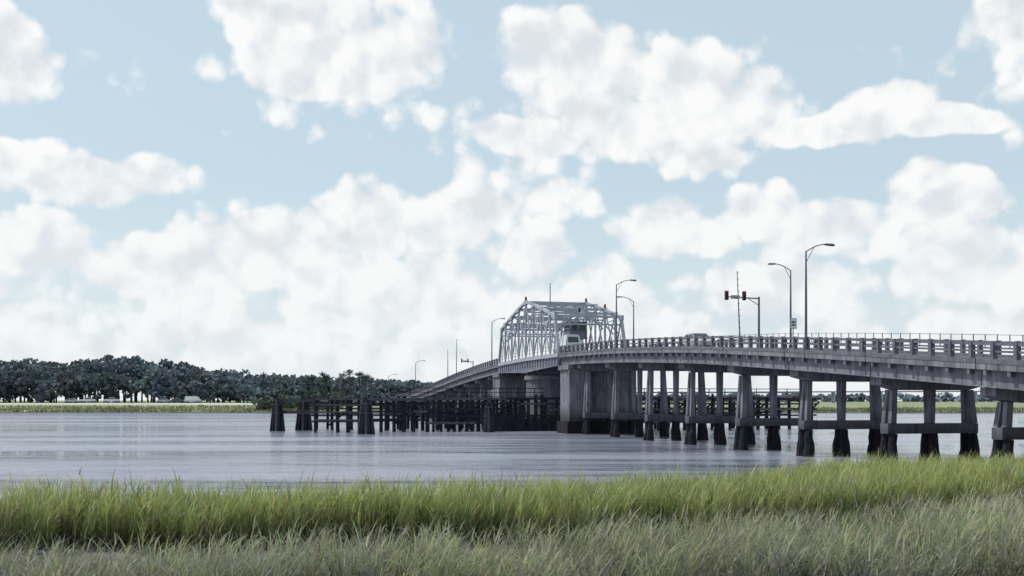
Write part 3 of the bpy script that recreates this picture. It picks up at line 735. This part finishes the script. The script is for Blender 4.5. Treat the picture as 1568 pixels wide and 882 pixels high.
n1=GN.new('ShaderNodeTexNoise'); n1.inputs['Scale'].default_value=15; n1.inputs['Detail'].default_value=7; n1.inputs['Roughness'].default_value=.55; GL.new(gi.outputs[0],n1.inputs['Vector'])
vo=GN.new('ShaderNodeTexVoronoi'); vo.feature='F1'; vo.inputs['Scale'].default_value=30
vo.inputs['Detail'].default_value=1; vo.inputs['Roughness'].default_value=.5
vw=GN.new('ShaderNodeVectorMath'); vw.operation='MULTIPLY_ADD'; vw.inputs[1].default_value=(.035,.035,.035); GL.new(n1.outputs['Color'],vw.inputs[0]); GL.new(gi.outputs[0],vw.inputs[2]); GL.new(vw.outputs[0],vo.inputs['Vector'])
ma=GN.new('ShaderNodeMath'); ma.operation='MULTIPLY_ADD'; ma.inputs[1].default_value=2.2; ma.inputs[2].default_value=-.50; GL.new(n1.outputs['Fac'],ma.inputs[0])
mb_=GN.new('ShaderNodeMath'); mb_.operation='MULTIPLY_ADD'; mb_.inputs[1].default_value=-.8; GL.new(vo.outputs['Distance'],mb_.inputs[0]); GL.new(ma.outputs[0],mb_.inputs[2]); GL.new(mb_.outputs[0],go.inputs[0])
def field(off):
    v=Nn.new('ShaderNodeVectorMath'); v.operation='ADD'; L.new(D,v.inputs[0]); v.inputs[1].default_value=off
    q=Nn.new('ShaderNodeGroup'); q.node_tree=g; L.new(v.outputs[0],q.inputs[0]); return q.outputs[0]
A0=field((0,0,0)); A1=field((-.010,0,.020)); F0=gm_('ADD',cur,A0)
mk=Nn.new('ShaderNodeMapRange'); mk.interpolation_type='SMOOTHSTEP'; mk.inputs[1].default_value=-.12; mk.inputs[2].default_value=.42; L.new(F0,mk.inputs[0])
sh=gm_('SUBTRACT',A0,A1)
sr=Nn.new('ShaderNodeMapRange'); sr.interpolation_type='SMOOTHSTEP'; sr.inputs[1].default_value=-.55; sr.inputs[2].default_value=.42; L.new(gm_('MULTIPLY_ADD',F0,-.14,gm_('ADD',sh,.13)),sr.inputs[0])
cc=Nn.new('ShaderNodeMix'); cc.data_type='RGBA'; cc.inputs[6].default_value=(.73,.775,.82,1); cc.inputs[7].default_value=(.98,.98,.97,1); L.new(sr.outputs[0],cc.inputs[0])
sky=Nn.new('ShaderNodeTexSky'); sky.sky_type='NISHITA'; sky.sun_disc=False; sky.sun_elevation=EL; sky.sun_rotation=math.atan2(sd.x,sd.y)%(2*math.pi)
sky.dust_density=1.5
bgS=Nn.new('ShaderNodeBackground'); bgS.inputs['Strength'].default_value=.13; L.new(sky.outputs[0],bgS.inputs['Color'])
bgV=Nn.new('ShaderNodeBackground'); bgV.inputs['Color'].default_value=(.62,.765,.825,1)
m1=Nn.new('ShaderNodeMixShader'); m1.inputs[0].default_value=.75; L.new(bgS.outputs[0],m1.inputs[1]); L.new(bgV.outputs[0],m1.inputs[2])
bgC=Nn.new('ShaderNodeBackground'); L.new(cc.outputs[2],bgC.inputs['Color'])
m2=Nn.new('ShaderNodeMixShader'); L.new(gm_('MULTIPLY',mk.outputs[0],.95),m2.inputs[0]); L.new(m1.outputs[0],m2.inputs[1]); L.new(bgC.outputs[0],m2.inputs[2])
hz_=Nn.new('ShaderNodeMapRange'); hz_.inputs[1].default_value=0; hz_.inputs[2].default_value=.2; hz_.inputs[3].default_value=.55; hz_.inputs[4].default_value=0; L.new(sp.outputs[2],hz_.inputs[0])
bgH=Nn.new('ShaderNodeBackground'); bgH.inputs['Color'].default_value=(.84,.885,.91,1)
m3=Nn.new('ShaderNodeMixShader'); L.new(hz_.outputs[0],m3.inputs[0]); L.new(m2.outputs[0],m3.inputs[1]); L.new(bgH.outputs[0],m3.inputs[2])
wo=Nn.new('ShaderNodeOutputWorld'); L.new(m3.outputs[0],wo.inputs[0])
w.cycles.sampling_method='MANUAL'; w.cycles.sample_map_resolution=256

# ------------------------------------------------------------ camera
cd=bpy.data.cameras.new('camera'); cam=bpy.data.objects.new('camera',cd); COL.objects.link(cam)
cam.location=(0,0,3.5); cam.rotation_euler=(R(90),0,0); cd.sensor_width=36; cd.lens=36*1600/1568; cd.shift_y=173/1568
cd.clip_start=.1; cd.clip_end=20000
scene.camera=cam
